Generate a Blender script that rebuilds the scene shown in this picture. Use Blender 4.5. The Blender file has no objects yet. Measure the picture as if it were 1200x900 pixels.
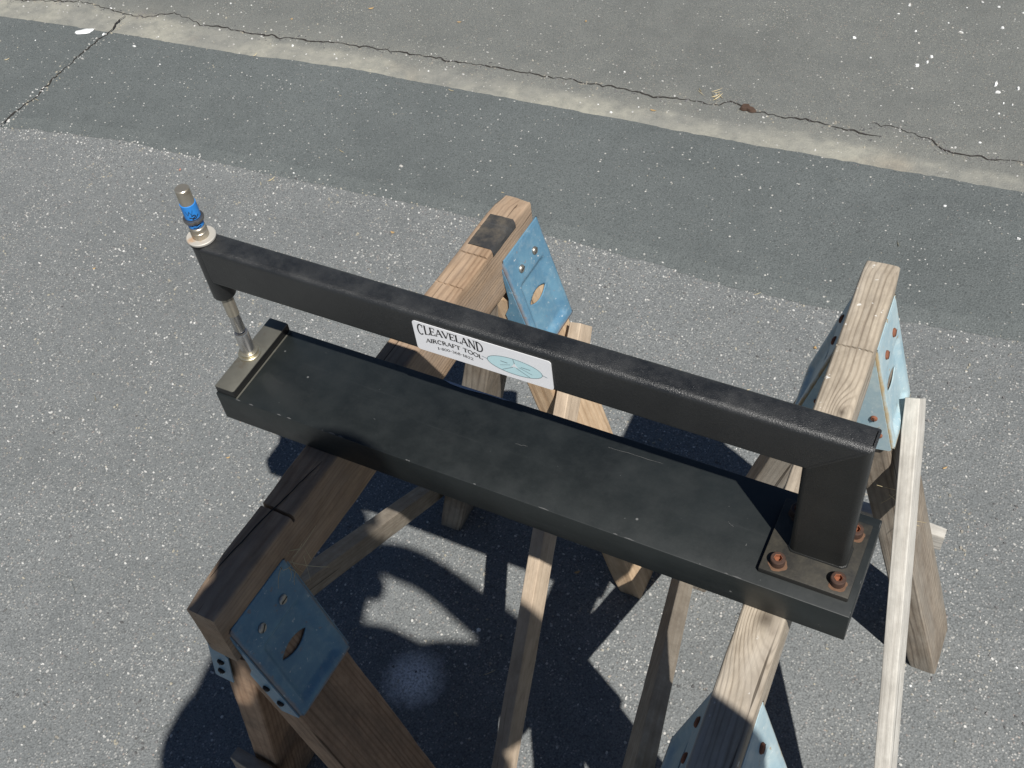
import bpy, bmesh, math, random
from mathutils import Vector, Matrix, noise
random.seed(7)
SC = bpy.context.scene
COL = SC.collection
G = 0.75                                   # height of the tool's bed above the pavement

# ------------------------------------------------------------------ camera
cam_d = bpy.data.cameras.new("camera")
cam = bpy.data.objects.new("camera", cam_d)
COL.objects.link(cam)
Rr = ((0.891858, 0.441177, -0.099759), (0.281586, -0.714149, -0.640859), (-0.353975, 0.543464, -0.761149))
CAMP = Vector((0.671257, -0.488306, 0.853120 + G))
M = Matrix(((Rr[0][0], -Rr[1][0], -Rr[2][0], CAMP.x), (Rr[0][1], -Rr[1][1], -Rr[2][1], CAMP.y),
            (Rr[0][2], -Rr[1][2], -Rr[2][2], CAMP.z), (0, 0, 0, 1)))
cam.matrix_world = M
cam_d.sensor_width = 36.0
cam_d.lens = 1342.938 / 1200 * 36
cam_d.clip_start = 0.02
cam_d.clip_end = 2000
SC.camera = cam

# ------------------------------------------------------------------ light
SUN = Vector((-0.5400, 0.4376, -1.0)).normalized()      # the way the light travels
elev = math.asin(-SUN.z)
world = bpy.data.worlds.new("World")
SC.world = world
world.use_nodes = True
wn = world.node_tree
sky = wn.nodes.new('ShaderNodeTexSky')
sky.sky_type = 'NISHITA'
sky.sun_disc = False
sky.sun_elevation = elev
sky.sun_rotation = math.atan2(-SUN.x, -SUN.y)
sky.air_density = 0.6
sky.dust_density = 0.15
bg = wn.nodes['Background']
bg.inputs['Strength'].default_value = 0.05
wn.links.new(sky.outputs['Color'], bg.inputs['Color'])
sl = bpy.data.lights.new("sun", 'SUN')
sl.energy = 5.0
sl.angle = math.radians(0.53)
sl.color = (1.0, 0.97, 0.925)
so = bpy.data.objects.new("sun", sl)
COL.objects.link(so)
so.rotation_euler = SUN.to_track_quat('-Z', 'Y').to_euler()
so.location = (3, -3, 6)
SC.view_settings.view_transform = 'Standard'
SC.view_settings.look = 'None'
SC.view_settings.exposure = 0.19
SC.view_settings.gamma = 1.0
SC.view_settings.use_curve_mapping = False

# ------------------------------------------------------------------ material helpers
class NT:
    def __init__(s, name):
        s.m = bpy.data.materials.new(name); s.m.use_nodes = True
        s.t = s.m.node_tree; s.b = s.t.nodes['Principled BSDF']
    def n(s, typ, **kw):
        nd = s.t.nodes.new(typ)
        for k, v in kw.items():
            if k in nd.inputs: nd.inputs[k].default_value = v
            else: setattr(nd, k, v)
        return nd
    def l(s, a, b): s.t.links.new(a, b)
    def obj(s): return s.n('ShaderNodeTexCoord').outputs['Object']
    def attr(s, name='gpos'): return s.n('ShaderNodeAttribute', attribute_name=name).outputs['Vector']
    def map(s, v, sc=(1, 1, 1), loc=(0, 0, 0)):
        m = s.n('ShaderNodeMapping'); m.inputs['Scale'].default_value = sc; m.inputs['Location'].default_value = loc
        s.l(v, m.inputs['Vector']); return m.outputs['Vector']
    def noise(s, v, scale, detail=4, rough=.55, dist=0, out='Fac'):
        n = s.n('ShaderNodeTexNoise'); n.inputs['Scale'].default_value = scale; n.inputs['Detail'].default_value = detail
        n.inputs['Roughness'].default_value = rough; n.inputs['Distortion'].default_value = dist
        s.l(v, n.inputs['Vector']); return n.outputs[out]
    def vor(s, v, scale, feature='F1', out='Distance', rnd=1.0):
        n = s.n('ShaderNodeTexVoronoi'); n.feature = feature; n.inputs['Scale'].default_value = scale
        n.inputs['Randomness'].default_value = rnd
        s.l(v, n.inputs['Vector']); return n.outputs[out]
    def ramp(s, f, stops, interp='LINEAR'):
        r = s.n('ShaderNodeValToRGB'); e = r.color_ramp.elements; r.color_ramp.interpolation = interp
        while len(e) < len(stops): e.new(.5)
        for el, (p, c) in zip(e, stops):
            el.position = p; el.color = (c, c, c, 1) if isinstance(c, (int, float)) else (*c, 1)
        s.l(f, r.inputs['Fac']); return r.outputs['Color']
    def mix(s, f, a, b, mode='MIX'):
        m = s.n('ShaderNodeMix', data_type='RGBA', blend_type=mode)
        for i, x in ((0, f), (6, a), (7, b)):
            if isinstance(x, (int, float)): m.inputs[i].default_value = x if i == 0 else (x, x, x, 1)
            elif isinstance(x, tuple): m.inputs[i].default_value = (*x, 1)
            else: s.l(x, m.inputs[i])
        return m.outputs[2]
    def math(s, op, a, b=None, c=None):
        m = s.n('ShaderNodeMath', operation=op)
        for i, x in enumerate((a, b, c)):
            if x is None: continue
            if isinstance(x, (int, float)): m.inputs[i].default_value = x
            else: s.l(x, m.inputs[i])
        return m.outputs[0]
    def sep(s, v):
        n = s.n('ShaderNodeSeparateXYZ'); s.l(v, n.inputs[0]); return n.outputs
    def bump(s, h, strength=.5, dist=.001, prev=None):
        b = s.n('ShaderNodeBump'); b.inputs['Strength'].default_value = strength; b.inputs['Distance'].default_value = dist
        s.l(h, b.inputs['Height'])
        if prev is not None: s.l(prev, b.inputs['Normal'])
        return b.outputs['Normal']
    def done(s, col=None, rough=None, metal=None, normal=None, spec=None):
        for k, x in (('Base Color', col), ('Roughness', rough), ('Metallic', metal), ('Normal', normal), ('Specular IOR Level', spec)):
            if x is None: continue
            if isinstance(x, (int, float)): s.b.inputs[k].default_value = x
            elif isinstance(x, tuple): s.b.inputs[k].default_value = (*x, 1)
            else: s.l(x, s.b.inputs[k])
        return s.m

def plain(name, col, rough=.5, metal=0.0, var=.15, scale=60):
    t = NT(name); v = t.obj()
    f = t.noise(v, scale, 5, .6)
    c = t.mix(f, tuple(x * (1 - var) for x in col), tuple(x * (1 + var) for x in col))
    return t.done(c, t.ramp(f, [(0.2, max(rough - .12, .05)), (.8, min(rough + .12, 1))]), metal, t.bump(f, .15, .0005))

def asphalt(name, base, spot, seed, chip_scale=170, chip_thr=.72, chip_col=(.5, .49, .46), coarse=1.0, silt=False, spray=False):
    t = NT(name); v = t.map(t.obj(), (1, 1, 1), (seed, seed * .7, 0))
    raw = t.obj()
    big = t.noise(v, 1.7, 5, .6)
    mid = t.noise(v, 14, 5, .6)
    fine = t.noise(v, 420, 3, .7)
    # binder and fines
    c = t.mix(t.ramp(big, [(.3, 0), (.7, 1)]), tuple(x * .86 for x in base), tuple(x * 1.14 for x in base))
    c = t.mix(t.ramp(mid, [(.35, 0), (.7, 1)]), c, tuple(x * 1.1 for x in spot))
    # stones of the aggregate, each cell its own tone
    vc = t.n('ShaderNodeTexVoronoi'); vc.inputs['Scale'].default_value = chip_scale; t.l(v, vc.inputs['Vector'])
    cs = t.sep(vc.outputs['Color'])
    edge = t.ramp(vc.outputs['Distance'], [(.28, 1), (.46, 0)])
    sel = t.math('MULTIPLY', t.ramp(cs[0], [(chip_thr, 0), (min(chip_thr + .12, 1), 1)]), edge)
    # worn and less worn areas show more or fewer stones
    sel = t.math('MULTIPLY', sel, t.ramp(t.math('MULTIPLY_ADD', t.noise(v, 1.3, 3, .5), .6, t.math('MULTIPLY', t.noise(v, 6.5, 6, .78), .75)), [(.50, .06), (.80, 1)]))
    tone = t.mix(cs[1], tuple(x * .62 for x in chip_col), chip_col)
    tone = t.mix(t.ramp(cs[2], [(.93, 0), (.97, .6)]), tone, (.42, .24, .17))
    tone = t.mix(t.ramp(cs[2], [(.0, .6), (.05, 0)]), tone, (.5, .4, .22))
    c = t.mix(t.math('MULTIPLY', sel, coarse), c, tone)
    sel_lo = t.noise(raw, 1.1, 4, .6)
    c = t.mix(t.ramp(t.noise(raw, 2.6, 6, .72), [(.50, 0), (.66, .30)]), c, tuple(x * .62 for x in base))
    c = t.mix(t.ramp(t.noise(t.map(raw, (1, 1, 1), (4, 4, 0)), 4.5, 6, .75), [(.54, 0), (.70, .28)]), c, tuple(x * 1.35 for x in spot))
    c = t.mix(t.ramp(sel_lo, [(.42, 0), (.62, .35)]), c, tuple(x * .80 for x in base))
    # dark pits between stones
    v2 = t.vor(v, chip_scale * 1.6)
    pit = t.ramp(t.math('MULTIPLY', v2, fine), [(.22, 0), (.40, 1)])
    c = t.mix(t.math('MULTIPLY', pit, .8), c, tuple(x * .38 for x in base))
    # fine salt and pepper
    c = t.mix(t.ramp(fine, [(.35, .0), (.75, .5)]), c, tuple(min(x * 1.75, .6) for x in base))
    # larger pale stones
    vb = t.n('ShaderNodeTexVoronoi'); vb.inputs['Scale'].default_value = chip_scale * .42; t.l(t.map(v, (1, 1, 1), (3, 9, 1)), vb.inputs['Vector'])
    bs = t.sep(vb.outputs['Color'])
    bsel = t.math('MULTIPLY', t.ramp(bs[0], [(.9, 0), (.95, 1)]), t.ramp(vb.outputs['Distance'], [(.16, 1), (.24, 0)]))
    c = t.mix(t.math('MULTIPLY', bsel, .85), c, t.mix(bs[1], (.36, .35, .33), (.62, .6, .55)))
    if silt:                                   # tan silt washed along the joint with the sealed strip
        o = t.sep(raw)
        d = t.math('SUBTRACT', o[1], t.math('MULTIPLY_ADD', o[0], .038, 1.437))
        d = t.math('ADD', d, t.math('MULTIPLY_ADD', t.noise(raw, 7, 5, .65), .09, -.045))
        f = t.ramp(d, [(.0, .85), (.05, .72), (.075, .22), (.17, .0)])
        f = t.math('MULTIPLY', f, t.ramp(t.noise(raw, 26, 6, .75), [(.3, .35), (.6, 1)]))
        tan = t.mix(t.ramp(t.noise(raw, 5, 4), [(.4, 0), (.6, 1)]), (.40, .385, .32), (.29, .285, .25))
        rust = t.ramp(t.noise(t.map(raw, (1, 1, 1), (4.1, 2, 0)), 2.4, 3), [(.6, 0), (.72, .6)])
        tan = t.mix(rust, tan, (.27, .20, .135))
        c = t.mix(f, c, tan)
    if spray:                                  # overspray of pale paint on the pavement
        dv = t.n('ShaderNodeVectorMath', operation='DISTANCE'); t.l(raw, dv.inputs[0]); dv.inputs[1].default_value = (.046, .075, 0)
        f = t.ramp(t.math('ADD', dv.outputs['Value'], t.math('MULTIPLY_ADD', t.noise(raw, 45, 6, .8), .055, -.027)), [(.004, 1), (.026, .75), (.054, 0)])
        f = t.math('MULTIPLY', f, t.ramp(t.noise(raw, 260, 3, .7), [(.32, .15), (.58, 1)]))
        c = t.mix(f, c, (.82, .84, .86))
    h = t.math('ADD', t.math('MULTIPLY', t.ramp(vc.outputs['Distance'], [(.1, 1), (.6, 0)]), .7), t.math('MULTIPLY', fine, .6))
    nrm = t.bump(h, .55, .0016)
    return t.done(c, .88, None, nrm, .25)

MAT = {}
MAT['driveway'] = asphalt('worn_asphalt', (.158, .167, .166), (.180, .187, .184), 0, 235, .46, (.68, .66, .61), .95, spray=True)
MAT['strip'] = asphalt('sealed_asphalt', (.111, .123, .121), (.123, .134, .131), 11, 240, .80, (.42, .43, .42), .7)
MAT['road'] = asphalt('road_asphalt', (.136, .142, .134), (.158, .162, .150), 23, 250, .50, (.44, .43, .37), .9, silt=True)
MAT['crack'] = plain('crack_dirt', (.028, .024, .02), .95, 0, .4, 200)
MAT['paint'] = plain('white_paint', (.82, .83, .82), .5, 0, .05, 200)

def wood(name, pale, dark, period=.0045, contrast=.7, rough=.8, stain=(.1, .09, .08), stain_amt=.4, knots=(), silver=None, specks=False):
    t = NT(name); v = t.attr('gpos')
    o = t.sep(v)
    across = o[1]
    for (ka, kb, kr) in knots:                 # rings that bend round a knot
        dx = t.math('MULTIPLY', t.math('SUBTRACT', o[0], ka), .45)
        dy = t.math('SUBTRACT', o[2], kb)
        r2 = t.math('ADD', t.math('MULTIPLY', dx, dx), t.math('MULTIPLY', dy, dy))
        w = t.math('EXPONENT', t.math('DIVIDE', r2, -kr * kr))
        across = t.math('ADD', across, t.math('MULTIPLY', w, kr * 1.1))
    wob = t.noise(t.map(v, (1.6, 16, 16)), 1, 4, .55)
    fwob = t.noise(t.map(v, (9, 60, 60)), 1, 3, .6)
    ph = t.math('ADD', t.math('MULTIPLY', t.math('ADD', across, t.math('MULTIPLY', o[2], .62)), 6.2832 / period), t.math('MULTIPLY', wob, 26.0))
    ph = t.math('ADD', ph, t.math('MULTIPLY', fwob, 3.0))
    ring = t.math('MULTIPLY_ADD', t.math('SINE', ph), .5, .5)
    ring = t.math('POWER', ring, 3.0)
    ring = t.math('MULTIPLY', ring, t.ramp(t.noise(t.map(v, (2.5, 40, 40), (5, 5, 5)), 1, 3, .6), [(.3, .15), (.65, 1)]))
    streak = t.noise(t.map(v, (4, 420, 420)), 1, 4, .7)
    broad = t.noise(t.map(v, (1.8, 26, 26)), 1, 5, .65)
    f = t.math('ADD', t.math('MULTIPLY', ring, .48 * contrast), t.math('MULTIPLY', streak, .62))
    f = t.math('ADD', f, t.math('MULTIPLY_ADD', broad, .6, -.30))
    c = t.mix(t.ramp(f, [(.2, 0), (.9, 1)]), pale, dark)
    mott = t.noise(t.map(v, (30, 60, 60), (9, 2, 6)), 1, 5, .7)
    c = t.mix(t.ramp(mott, [(.35, .42), (.62, 0)]), c, tuple(x * .55 for x in dark))
    st = t.noise(t.map(v, (7, 16, 16), (2, 5, 1)), 1, 5, .7)
    c = t.mix(t.math('MULTIPLY', t.ramp(st, [(.46, 0), (.68, 1)]), stain_amt), c, stain)
    if specks: c = t.mix(t.ramp(t.noise(t.map(v, (1, 1, 1), (3, 3, 3)), 85, 3, .6), [(.68, 0), (.71, .9)]), c, (.75, .73, .68))
    if silver: c = t.mix(t.ramp(t.noise(t.map(v, (3, 10, 10), (7, 1, 3)), 1, 5, .7), [(.45, 0), (.65, .55)]), c, silver)
    for (ka, kb, kr) in knots:
        dx = t.math('MULTIPLY', t.math('SUBTRACT', o[0], ka), .8)
        dy = t.math('SUBTRACT', o[2], kb)
        r = t.math('SQRT', t.math('ADD', t.math('MULTIPLY', dx, dx), t.math('MULTIPLY', dy, dy)))
        c = t.mix(t.ramp(r, [(kr * .12, .9), (kr * .3, .35), (kr * .55, 0)]), c, tuple(x * .35 for x in dark))
    # pin cracks along the grain
    ck = t.noise(t.map(v, (3, 150, 150), (1, 8, 4)), 1, 2, .5)
    ckf = t.ramp(ck, [(.0, 0), (.27, .85), (.30, 0)])
    c = t.mix(ckf, c, tuple(x * .25 for x in dark))
    h = t.math('SUBTRACT', t.math('ADD', t.math('MULTIPLY', streak, .8), t.math('MULTIPLY', ring, -.35)), t.math('MULTIPLY', ckf, .6))
    return t.done(c, rough, None, t.bump(h, .6, .0012), .2)

MAT['rail_fir'] = wood('old_fir', (.47, .335, .22), (.23, .145, .09), .0058, .8, .8, (.17, .125, .09), .4, silver=(.33, .27, .215))
MAT['rail_grey'] = wood('weathered_fir', (.50, .43, .335), (.22, .175, .13), .0040, 1.0, .85, (.24, .2, .16), .3, knots=((.165, .003, .02), (.405, .008, .012)), silver=(.50, .46, .40), specks=True)
MAT['leg_brown'] = wood('brown_leg', (.43, .29, .19), (.20, .115, .068), .0062, .9, .75, (.11, .085, .065), .6)
MAT['leg_pale'] = wood('pale_leg', (.60, .45, .30), (.40, .26, .15), .012, .8, .7, (.3, .2, .12), .25)
MAT['leg_grey'] = wood('grey_leg', (.33, .28, .22), (.13, .10, .075), .0055, 1.0, .85, (.11, .09, .07), .5, silver=(.33, .31, .27))
MAT['lath_fresh'] = wood('fresh_lath', (.56, .455, .34), (.40, .30, .21), .010, .35, .7, (.36, .28, .21), .25)
MAT['lath_white'] = wood('bleached_lath', (.60, .575, .52), (.44, .41, .36), .008, .4, .85, (.36, .33, .29), .45)
MAT['lath_grey'] = wood('grey_lath', (.40, .35, .28), (.24, .19, .14), .009, .6, .8, (.17, .14, .11), .4)

def black_paint(name, col, grain=900, gstr=.5, gdist=.0006, rough=.42, dust_lit=None, scuff=.0, end_dirt=False, spec=.5):
    t = NT(name); v = t.obj()
    f = t.noise(v, grain, 2, .5)
    b = t.noise(v, 9, 5, .65)
    c = t.mix(t.ramp(b, [(.35, 0), (.7, 1)]), col, tuple(x * 1.6 for x in col))
    r = t.ramp(t.noise(v, 22, 5, .7), [(.3, rough - .06), (.7, rough + .1)])
    if dust_lit:
        d = t.ramp(t.noise(v, 35, 6, .75), [(.4, 0), (.7, 1)])
        nz = t.sep(t.n('ShaderNodeNewGeometry').outputs['Normal'])[2]
        d = t.math('MULTIPLY', d, t.ramp(nz, [(.35, .12), (.9, 1)]))   # up faces paler: settled dust, and sunlit tops painted into arm and bed
        c = t.mix(t.math('MULTIPLY', d, .8), c, dust_lit)
    if end_dirt:                               # brown dust gathered round the foot plate
        o = t.sep(v)
        e = t.math('ADD', o[0], t.math('MULTIPLY_ADD', t.noise(v, 18, 5, .7), .16, -.08))
        nz = t.sep(t.n('ShaderNodeNewGeometry').outputs['Normal'])[2]
        e = t.math('MULTIPLY', t.ramp(t.math('MULTIPLY', e, 1.6), [(.72, 0), (.92, .75)]), t.ramp(nz, [(.3, .35), (.9, 1)]))
        c = t.mix(e, c, (.062, .055, .040))
        sp = t.vor(v, 95, out='Color'); q = t.sep(sp); dd = t.vor(v, 95)
        c = t.mix(t.math('MULTIPLY', t.ramp(q[0], [(.975, 0), (.98, .45)]), t.ramp(dd, [(.07, 1), (.14, 0)])), c, (.3, .3, .29))
    if scuff:
        s1 = t.noise(t.map(v, (3, 60, 60)), 1, 4, .7)
        c = t.mix(t.ramp(s1, [(.58, 0), (.8, scuff)]), c, (.11, .115, .115))
        s2 = t.noise(v, 150, 3, .7)
        c = t.mix(t.ramp(s2, [(.72, 0), (.8, .7)]), c, (.25, .25, .24))
    return t.done(c, r, None, t.bump(f, gstr, gdist), spec)

MAT['crinkle'] = black_paint('black_crinkle_paint', (.0085, .009, .0092), 1300, .9, .0005, .38, (.046, .046, .044), spec=.9)  # grey on up faces paints in the arm's sunlit top
MAT['crinkle_post'] = black_paint('black_crinkle_paint_dusty', (.010, .0105, .010), 1050, .75, .0005, .42, (.04, .038, .032))
MAT['bed'] = black_paint('black_satin_paint', (.0095, .0118, .0118), 300, .12, .0003, .44, (.022, .025, .0245), .12, True)  # up-face tone paints the lit top lighter than the bed's sides
MAT['plate_paint'] = black_paint('dusty_black_paint', (.013, .0125, .011), 500, .3, .0004, .6, (.066, .058, .041))
MAT['block_side'] = black_paint('black_paint', (.006, .006, .006), 300, .1, .0003, .45)

def metal(name, col, rough=.3, spots=None, mtl=.85):
    t = NT(name); v = t.obj()
    n1 = t.noise(v, 60, 5, .7)
    c = t.mix(n1, tuple(x * .75 for x in col), col)
    if spots: c = t.mix(t.ramp(t.noise(v, 45, 5, .7), [(.55, 0), (.68, .9)]), c, spots)
    return t.done(c, t.ramp(n1, [(.3, rough - .08), (.7, rough + .12)]), mtl, t.bump(t.noise(v, 500, 2), .1, .0003))
MAT['steel'] = metal('polished_steel', (.60, .59, .57), .22, None, .9)
MAT['ram_steel'] = metal('aged_steel', (.48, .44, .36), .35, (.3, .24, .16), .7)
MAT['dark_steel'] = metal('dark_steel', (.30, .29, .28), .25)
MAT['zinc'] = metal('yellow_zinc', (.58, .53, .40), .35)
MAT['washer'] = metal('dull_washer', (.58, .55, .49), .6, (.5, .33, .2), .25)
MAT['block_top'] = metal('blued_scale_steel', (.155, .15, .125), .5, (.11, .09, .065), .35)
MAT['brass'] = metal('brass_bush', (.6, .42, .16), .35)
MAT['bolt'] = plain('rusty_bolt', (.075, .042, .03), .7, .3, .5, 350)
MAT['rust'] = plain('rust', (.20, .075, .04), .9, 0, .4, 300)
MAT['rust_bright'] = plain('fresh_rust', (.24, .085, .04), .9, 0, .35, 400)
MAT['rust_dust'] = plain('rust_dust', (.13, .07, .04), .9, 0, .5, 300)
MAT['socket'] = plain('socket_black', (.012, .01, .01), .8)
MAT['tape_blue'] = plain('blue_tape', (.025, .22, .62), .5, 0, .1, 300)
MAT['ink'] = plain('black_ink', (.012, .012, .015), .6)
MAT['grey_ink'] = plain('printed_black', (.03, .03, .032), .5)
MAT['sticker'] = plain('white_vinyl', (.84, .84, .85), .35, 0, .02, 40)
MAT['emblem'] = plain('pale_cyan_print', (.55, .77, .80), .4, 0, .05, 40)
MAT['emblem_line'] = plain('grey_print', (.25, .32, .34), .4)
MAT['tape_black'] = black_paint('black_cloth_tape', (.032, .032, .032), 900, .5, .0004, .5, (.16, .135, .10), .6)

def painted_metal(name, col, pale, worn, rust, rust_edge=.5, wornness=.4):
    t = NT(name); v = t.obj(); a = t.sep(t.attr('gpos'))
    n1 = t.noise(v, 22, 6, .7); n2 = t.noise(v, 90, 5, .7)
    c = t.mix(t.ramp(n1, [(.35, 0), (.7, 1)]), col, pale)
    c = t.mix(t.ramp(n2, [(.5, 0), (.66, wornness)]), c, worn)
    # rust creeping in from the folded edges
    e = t.math('ADD', a[2], t.math('MULTIPLY', t.noise(v, 40, 5, .7), .9))
    c = t.mix(t.ramp(t.math('MULTIPLY', e, .5), [(.56, 0), (.70, rust_edge)]), c, rust)
    n3 = t.noise(t.map(v, (1, 1, 1), (3, 1, 7)), 130, 5, .75)
    c = t.mix(t.ramp(n3, [(.63, 0), (.68, .8)]), c, (.66, .68, .66))
    c = t.mix(t.ramp(t.noise(t.map(v, (1, 1, 1), (8, 3, 1)), 70, 4, .7), [(.64, 0), (.7, rust_edge)]), c, rust)
    return t.done(c, .45, None, t.bump(n2, .2, .0006), .5)
MAT['bracket_blue'] = painted_metal('worn_blue_enamel', (.085, .195, .295), (.145, .29, .385), (.36, .44, .46), (.28, .16, .09), .55, .22)
MAT['bracket_pale'] = painted_metal('faded_blue_enamel', (.27, .40, .46), (.42, .52, .54), (.5, .58, .58), (.36, .24, .09), .85, .55)
MAT['screw'] = metal('old_screw', (.5, .48, .43), .4, (.3, .2, .12))

# ------------------------------------------------------------------ mesh helpers
def finish(name, me, mat, parent=None, smooth=True, angle=35):
    o = bpy.data.objects.new(name, me); COL.objects.link(o)
    for m in (mat if isinstance(mat, (list, tuple)) else [mat]): me.materials.append(m)
    if smooth:
        me.shade_smooth()
        bm = bmesh.new(); bm.from_mesh(me)
        for e in bm.edges:
            if len(e.link_faces) == 2 and e.calc_face_angle(0) > math.radians(angle): e.smooth = False
        bm.to_mesh(me); bm.free()
    if parent is not None:
        o.parent = parent
    return o

def root_of(p):
    while p.parent: p = p.parent
    return p

def mk(name, vs, fs, mat, parent=None, smooth=True, gpos=None, mats=None, angle=35):
    """vertices given in tool coordinates (bed top = z 0); shifted to the world and to the thing's base"""
    off = Vector((0, 0, G))
    if parent is not None: off = off - root_of(parent).location
    me = bpy.data.meshes.new(name)
    me.from_pydata([tuple(Vector(v) + off) for v in vs], [], fs)
    bm = bmesh.new(); bm.from_mesh(me); bmesh.ops.recalc_face_normals(bm, faces=bm.faces); bm.to_mesh(me); bm.free()
    if gpos:
        a = me.attributes.new('gpos', 'FLOAT_VECTOR', 'POINT')
        for i, g in enumerate(gpos): a.data[i].vector = g
    o = finish(name, me, mat, parent, smooth, angle)
    if mats:
        for i, k in enumerate(mats): me.polygons[i].material_index = k
    return o

def thing(name, label, cat, loc, group=None):
    o = bpy.data.objects.new(name, None); COL.objects.link(o)
    o.location = loc; o.empty_display_size = .1
    o['label'] = label; o['category'] = cat
    if group: o['group'] = group
    bpy.context.view_layer.update()
    return o

def tag(o, label=None, cat=None, kind=None, group=None):
    if label: o['label'] = label
    if cat: o['category'] = cat
    if kind: o['kind'] = kind
    if group: o['group'] = group
    return o

def merge(parts):
    vs, fs, ms = [], [], []
    for p in parts:
        v, f = p[0], p[1]; k = p[2] if len(p) > 2 else 0
        b = len(vs); vs += list(v); fs += [tuple(i + b for i in q) for q in f]; ms += [k] * len(f)
    return vs, fs, ms

def box(x0, x1, y0, y1, z0, z1, c=.0012):
    """box with chamfered edges"""
    bm = bmesh.new(); bmesh.ops.create_cube(bm, size=1)
    for v in bm.verts:
        v.co = Vector(((x0 + x1) / 2 + v.co.x * (x1 - x0), (y0 + y1) / 2 + v.co.y * (y1 - y0), (z0 + z1) / 2 + v.co.z * (z1 - z0)))
    if c: bmesh.ops.bevel(bm, geom=list(bm.edges), offset=c, segments=2, affect='EDGES', profile=.5)
    bm.verts.index_update()
    r = ([tuple(v.co) for v in bm.verts], [tuple(v.index for v in f.verts) for f in bm.faces])
    bm.free(); return r

def lathe(prof, cx, cy, seg=28, top=True):
    """profile [(r,z)] about a vertical axis at cx,cy"""
    vs, fs = [], []
    for r, z in prof:
        for k in range(seg):
            a = 2 * math.pi * k / seg
            vs.append((cx + r * math.cos(a), cy + r * math.sin(a), z))
    n = len(prof)
    for i in range(n - 1):
        for k in range(seg):
            fs.append((i * seg + k, i * seg + (k + 1) % seg, (i + 1) * seg + (k + 1) % seg, (i + 1) * seg + k))
    fs.append(tuple(range(seg))[::-1])
    if top: fs.append(tuple((n - 1) * seg + k for k in range(seg)))
    return vs, fs

def rrect(w, t, r, n=3, top_div=0):
    """rounded rectangle section, list of (b,c)"""
    pts = []
    for sx, sy, a0 in ((1, 1, 0), (-1, 1, 90), (-1, -1, 180), (1, -1, 270)):
        for k in range(n + 1):
            a = math.radians(a0 + 90 * k / n)
            pts.append((sx * (w / 2 - r) + r * math.cos(a), sy * (t / 2 - r) + r * math.sin(a)))
    return pts

BN = [0]
def board(name, mat, parent, A, B, wdir, w, t, r=.0025, seg=18, rough=.0007, cutA=None, cutB=None, kerfs=(), taper=None, gseed=None, gflip=1):
    """a sawn board from A to B: w along wdir, t across; cut ends may be level with the ground"""
    A = Vector(A); B = Vector(B); L = (B - A).length; d = (B - A) / L
    wd = Vector(wdir); wd = (wd - d * wd.dot(d)).normalized(); td = d.cross(wd)
    BN[0] += 1; sd = BN[0] * 3.71
    sec = rrect(w, t, r)
    # extra points along the long faces so that wear can be uneven
    ext = []
    for i, p in enumerate(sec):
        q = sec[(i + 1) % len(sec)]
        ext.append(p)
        dd = math.dist(p, q)
        if dd > .015:
            for k in range(1, 4): ext.append((p[0] + (q[0] - p[0]) * k / 4, p[1] + (q[1] - p[1]) * k / 4))
    sec = ext
    ss = [L * i / seg for i in range(seg + 1)]
    low = {}
    for (ks, kw, kd) in kerfs:
        ss = [s for s in ss if abs(s - ks) > kw + .004]
        for q, dp in ((ks - kw / 2 - .0004, 0), (ks - kw / 2, kd), (ks + kw / 2, kd), (ks + kw / 2 + .0004, 0)):
            ss.append(q); low[q] = dp
    ss.sort()
    vs, gp, fs = [], [], []
    off = Vector((BN[0] * 1.37, BN[0] * .73, BN[0] * .31)) if gseed is None else Vector(gseed)
    N = len(sec)
    for i, s in enumerate(ss):
        endk = 1 - (.0015 if i in (0, len(ss) - 1) else 0) / max(t, .01)
        for (b, c) in sec:
            bb, cc = b * endk, c * endk
            nz = noise.noise(Vector((s * 14 + sd, b * 40, c * 40))) * rough
            nz2 = noise.noise(Vector((s * 60 + sd, b * 90, c * 90 + 7))) * rough * .6
            k = 1 + (nz + nz2) / max(abs(bb), abs(cc), .008)
            bb *= k; cc *= k
            if taper: bb, cc = taper(s, bb, cc)
            dp = low.get(s, 0)
            if dp and bb > w / 2 - dp: bb = w / 2 - dp
            P = A + d * s + wd * bb + td * cc
            if i == 0 and cutA is not None: P = P + d * ((cutA - P.z) / d.z)
            if i == len(ss) - 1 and cutB is not None: P = P + d * ((cutB - P.z) / d.z)
            vs.append(P); gp.append(Vector((s, cc * gflip if abs(w) < 1 else cc, bb)) + off if w > t * 1.5 and False else Vector((s, bb, cc)) + off)
    for i in range(len(ss) - 1):
        for k in range(N):
            fs.append((i * N + k, i * N + (k + 1) % N, (i + 1) * N + (k + 1) % N, (i + 1) * N + k))
    # end caps as fans
    for e, rev in ((0, True), (len(ss) - 1, False)):
        cpt = sum((vs[e * N + k] for k in range(N)), Vector()) / N
        vs.append(cpt); gp.append(sum((gp[e * N + k] for k in range(N)), Vector()) / N); ci = len(vs) - 1
        for k in range(N):
            f = (ci, e * N + k, e * N + (k + 1) % N); fs.append(f[::-1] if rev else f)
    return mk(name, vs, fs, mat, parent, True, gp)

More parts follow.
